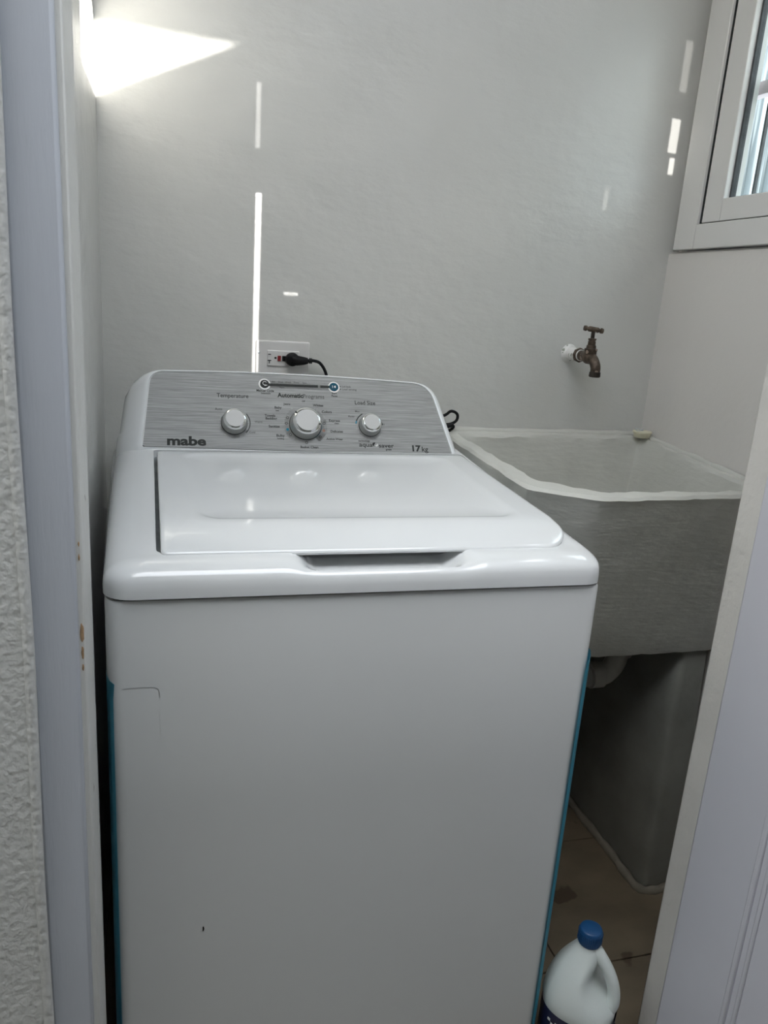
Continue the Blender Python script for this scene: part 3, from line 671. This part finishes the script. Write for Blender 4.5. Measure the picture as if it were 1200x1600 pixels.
# dials: skirt, body, chrome ring, cap
def dial(name, u, v, R_, hgt):
    c = fc(u, v, 0.0004)
    o = lathe(name, c, FN, [(0, R_ * 1.0), (.0010, R_ * 1.01), (.0018, R_), (hgt * .72, R_ * .93), (hgt * .74, R_ * .90)], M['skirt'], con, n=40, angle=30)
    o['label'] = 'silver rotary dial'
    lathe('dial_ring', c + FN * hgt * .72, FN, [(0, R_ * .92), (hgt * .08, R_ * .935), (hgt * .17, R_ * .90), (hgt * .27, R_ * .74), (hgt * .285, R_ * .66)], M['chrome'], con, n=40, angle=60)
    lathe('dial_cap', c + FN * hgt * .99, FN, [(0, R_ * .73), (hgt * .03, R_ * .71), (hgt * .032, R_ * .3)], M['knob'], con, n=40, angle=50)
    lathe('dial_base', fc(u, v, .0003), FN, [(0, R_ * 1.05), (.0010, R_ * 1.03)], M['ink'], con, n=40)
dial('temperature_dial', .1950, .0520, .0235, .021)
dial('program_dial', .3290, .0510, .0300, .024)
dial('load_dial', .4560, .0520, .0215, .020)
disc('pointer', .3290, .0510, .0235, .0275, 140, 148, 'ink', h=.0235, n=4); disc('pointer', .3290, .0510, .0220, .0265, -22, -14, 'ink', h=.0235, n=4)
# back cover behind the console down to the deck
bm = bmesh.new()
box('console_back', 0.022, 0.560, 0.560, 0.652, 0.93, 1.075, M['plastic'], wm, bev=0.01)

# plug and cord
pg = tube('power_cord', [(0.360, 0.727, 1.1366), (0.376, 0.727, 1.1372), (0.390, 0.727, 1.132), (0.402, 0.727, 1.114), (0.407, 0.727, 1.09), (0.412, 0.726, 1.05), (0.45, 0.722, 1.02), (0.55, 0.72, 1.01), (0.63, 0.718, 1.02),
               (0.674, 0.715, 1.030), (0.690, 0.712, 1.041), (0.705, 0.712, 1.035), (0.706, 0.714, 1.021), (0.694, 0.716, 1.012), (0.670, 0.718, 1.008), (0.655, 0.719, 1.003), (0.668, 0.714, 1.001), (0.690, 0.712, 1.011), (0.699, 0.712, 1.006), (0.692, 0.713, 0.998), (0.672, 0.715, 0.985), (0.655, 0.72, 0.94)],
     0.0034, M['rubber'], wm, n=10, k=7)
pg['label'] = 'black power cord with plug'
lathe('plug_head', (0.329, 0.7395, 1.1375), (0.12, -1, 0.02), [(0, .0125), (.003, .0140), (.010, .0145), (.015, .0135), (.0175, .0100), (.018, .004)], M['rubber'], pg)
tube('plug_neck', [(0.330, 0.730, 1.1372), (0.342, 0.728, 1.1360), (0.355, 0.727, 1.1360), (0.3625, 0.727, 1.1365)], lambda t: 0.0125 - 0.0062 * t, M['rubber'], pg, n=16)
for q in (0.3655, 0.3690): lathe('strain_ring', (q, 0.727, 1.1366), (1, 0, 0), [(0, .0045), (0, .0060), (.002, .0060), (.002, .0045)], M['rubber'], pg)
tube('cable_tie', [(0.668, 0.708, 1.008), (0.680, 0.706, 1.007), (0.694, 0.708, 1.009)], 0.0042, M['rubber'], pg, n=8, k=4)

# ================================================================ BLEACH BOTTLE
bt = thing('bleach_bottle', 'white plastic bleach jug with blue screw cap on the floor beside the washing machine', 'bottle', (0.760, 0.0, 0))
BC = Vector((0.760, 0.000, 0)); hdir = Vector((0.72, -0.69, 0)).normalized(); hside = Vector((-hdir.y, hdir.x, 0))
N = 48; rings = []
prof = [(0.000, .050), (0.003, .056), (0.010, .060), (0.060, .061), (0.128, .061), (0.134, .0625), (0.142, .0625), (0.160, .0600), (0.178, .0545), (0.196, .0470), (0.212, .0385), (0.226, .0300), (0.238, .0225), (0.246, .0185), (0.252, .0172)]
for z, r in prof:
    row = []
    for i in range(N):
        a = 2 * math.pi * i / N; c, s = math.cos(a), math.sin(a)
        ex = 0.86; cx = math.copysign(abs(c) ** ex, c) * r * 1.02; cy = math.copysign(abs(s) ** ex, s) * r * .93
        # hollow under the handle
        dent = math.exp(-((z - .186) / .034) ** 2) * max(0, c) ** 0.9
        cx -= 0.036 * dent
        grip = 1 - 0.30 * math.exp(-((z - .190) / .03) ** 2) * (max(0, c) ** 2) * abs(s)
        row.append(BC + hdir * cx + hside * cy * grip + Vector((0, 0, z)))
    rings.append(row)
loft('jug', rings, M['milky'], bt, True, True, angle=60)
tube('handle', [BC + hdir * a + Vector((0, 0, z)) for a, z in ((0.006, .243), (0.020, .232), (0.036, .213), (0.047, .192), (0.053, .170), (0.053, .150), (0.047, .134))], lambda t: 0.0105 + 0.004 * (abs(t - .5) * 2) ** 3, M['milky'], bt, n=16, k=6, sx=1.0)
lathe('cap', BC + Vector((0, 0, .252)), (0, 0, 1), [(-.002, .0185), (.002, .0200), (.022, .0195), (.0255, .0180), (.0265, .0165), (.0268, .004)], M['bluecap'], bt, n=36)
for k in range(36):
    a = 2 * math.pi * k / 36
bm = bmesh.new()
for k in range(36):
    a = 2 * math.pi * k / 36; u_ = Vector((math.cos(a), math.sin(a), 0)); t_ = Vector((-u_.y, u_.x, 0)); p0 = BC + Vector((0, 0, .254))
    q = [p0 + u_ * .0192 + t_ * .0006, p0 + u_ * .0206 + t_ * .0004, p0 + u_ * .0206 - t_ * .0004, p0 + u_ * .0192 - t_ * .0006]
    lo = [bm.verts.new(v) for v in q]; hi = [bm.verts.new(v + Vector((0, 0, .018))) for v in q]
    for i in range(4): bm.faces.new((lo[i], lo[(i + 1) % 4], hi[(i + 1) % 4], hi[i]))
    bm.faces.new(hi); bm.faces.new(lo[::-1])
from_bm('cap_ridges', bm, M['bluecap'], bt)
def lab_pt(a, z, off_=0.0006):
    c, s = math.cos(a), math.sin(a); ex = .86; r = .061
    return BC + hdir * (math.copysign(abs(c) ** ex, c) * r * 1.02 + c * off_) + hside * (math.copysign(abs(s) ** ex, s) * r * .93 + s * off_) + Vector((0, 0, z))
rings = []
for z in (0.022, 0.06, 0.10, 0.126): rings.append([lab_pt(2 * math.pi * i / 64, z) for i in range(64)])
lb = loft('label', rings, M['navy'], bt, False, False); lb['label'] = 'dark navy label with white and yellow print'
# front of the label faces the camera side (angle measured from the handle axis)
def lab_text(body, a0, z0, size, m):
    def Pf(c): return lab_pt(a0 + c.x / .061, z0 + c.y, .0012 + c.z)
    return text(body, 0, 0, size, m, .0010, P=Pf, parent=lb)
lab_text('TI', -1.95, 0.097, .034, 'white_ink')
rings = []
for z, w in ((0.080, .38), (0.10, .34), (0.120, .26)): rings.append([lab_pt(-1.12 + w * (i / 8 * 2 - 1), z, .0011) for i in range(9)])
loft('yellow_patch', rings, M['yellow'], lb, closed=False)

# ================================================================ added unseen area lamps that draw the narrow streaks on the back wall
def streak(x, z0, z1, w, power, src, rx=0.0):
    c = Vector((x, 0.75, (z0 + z1) / 2)); streak_lamp(src, c, w, (z1 - z0), power, spread=0.12)
streak(0.2535, 1.100, 1.457, 0.011, 0.02, (0.50, -2.2, 1.9))
streak(0.2490, 1.545, 1.66, 0.009, 0.0009, (0.50, -2.2, 2.2))
streak(1.176, 1.635, 1.705, 0.020, 0.006, (-0.20, -2.2, 2.0))
streak(1.180, 1.590, 1.625, 0.012, 0.002, (-0.20, -2.2, 2.0))
streak(1.180, 1.760, 1.860, 0.016, 0.0018, (-0.20, -2.2, 2.0))
streak(1.026, 1.500, 1.545, 0.010, 0.0004, (-0.20, -2.2, 2.0))
streak(0.325, 1.268, 1.274, 0.030, 0.0005, (0.50, -2.2, 1.9))
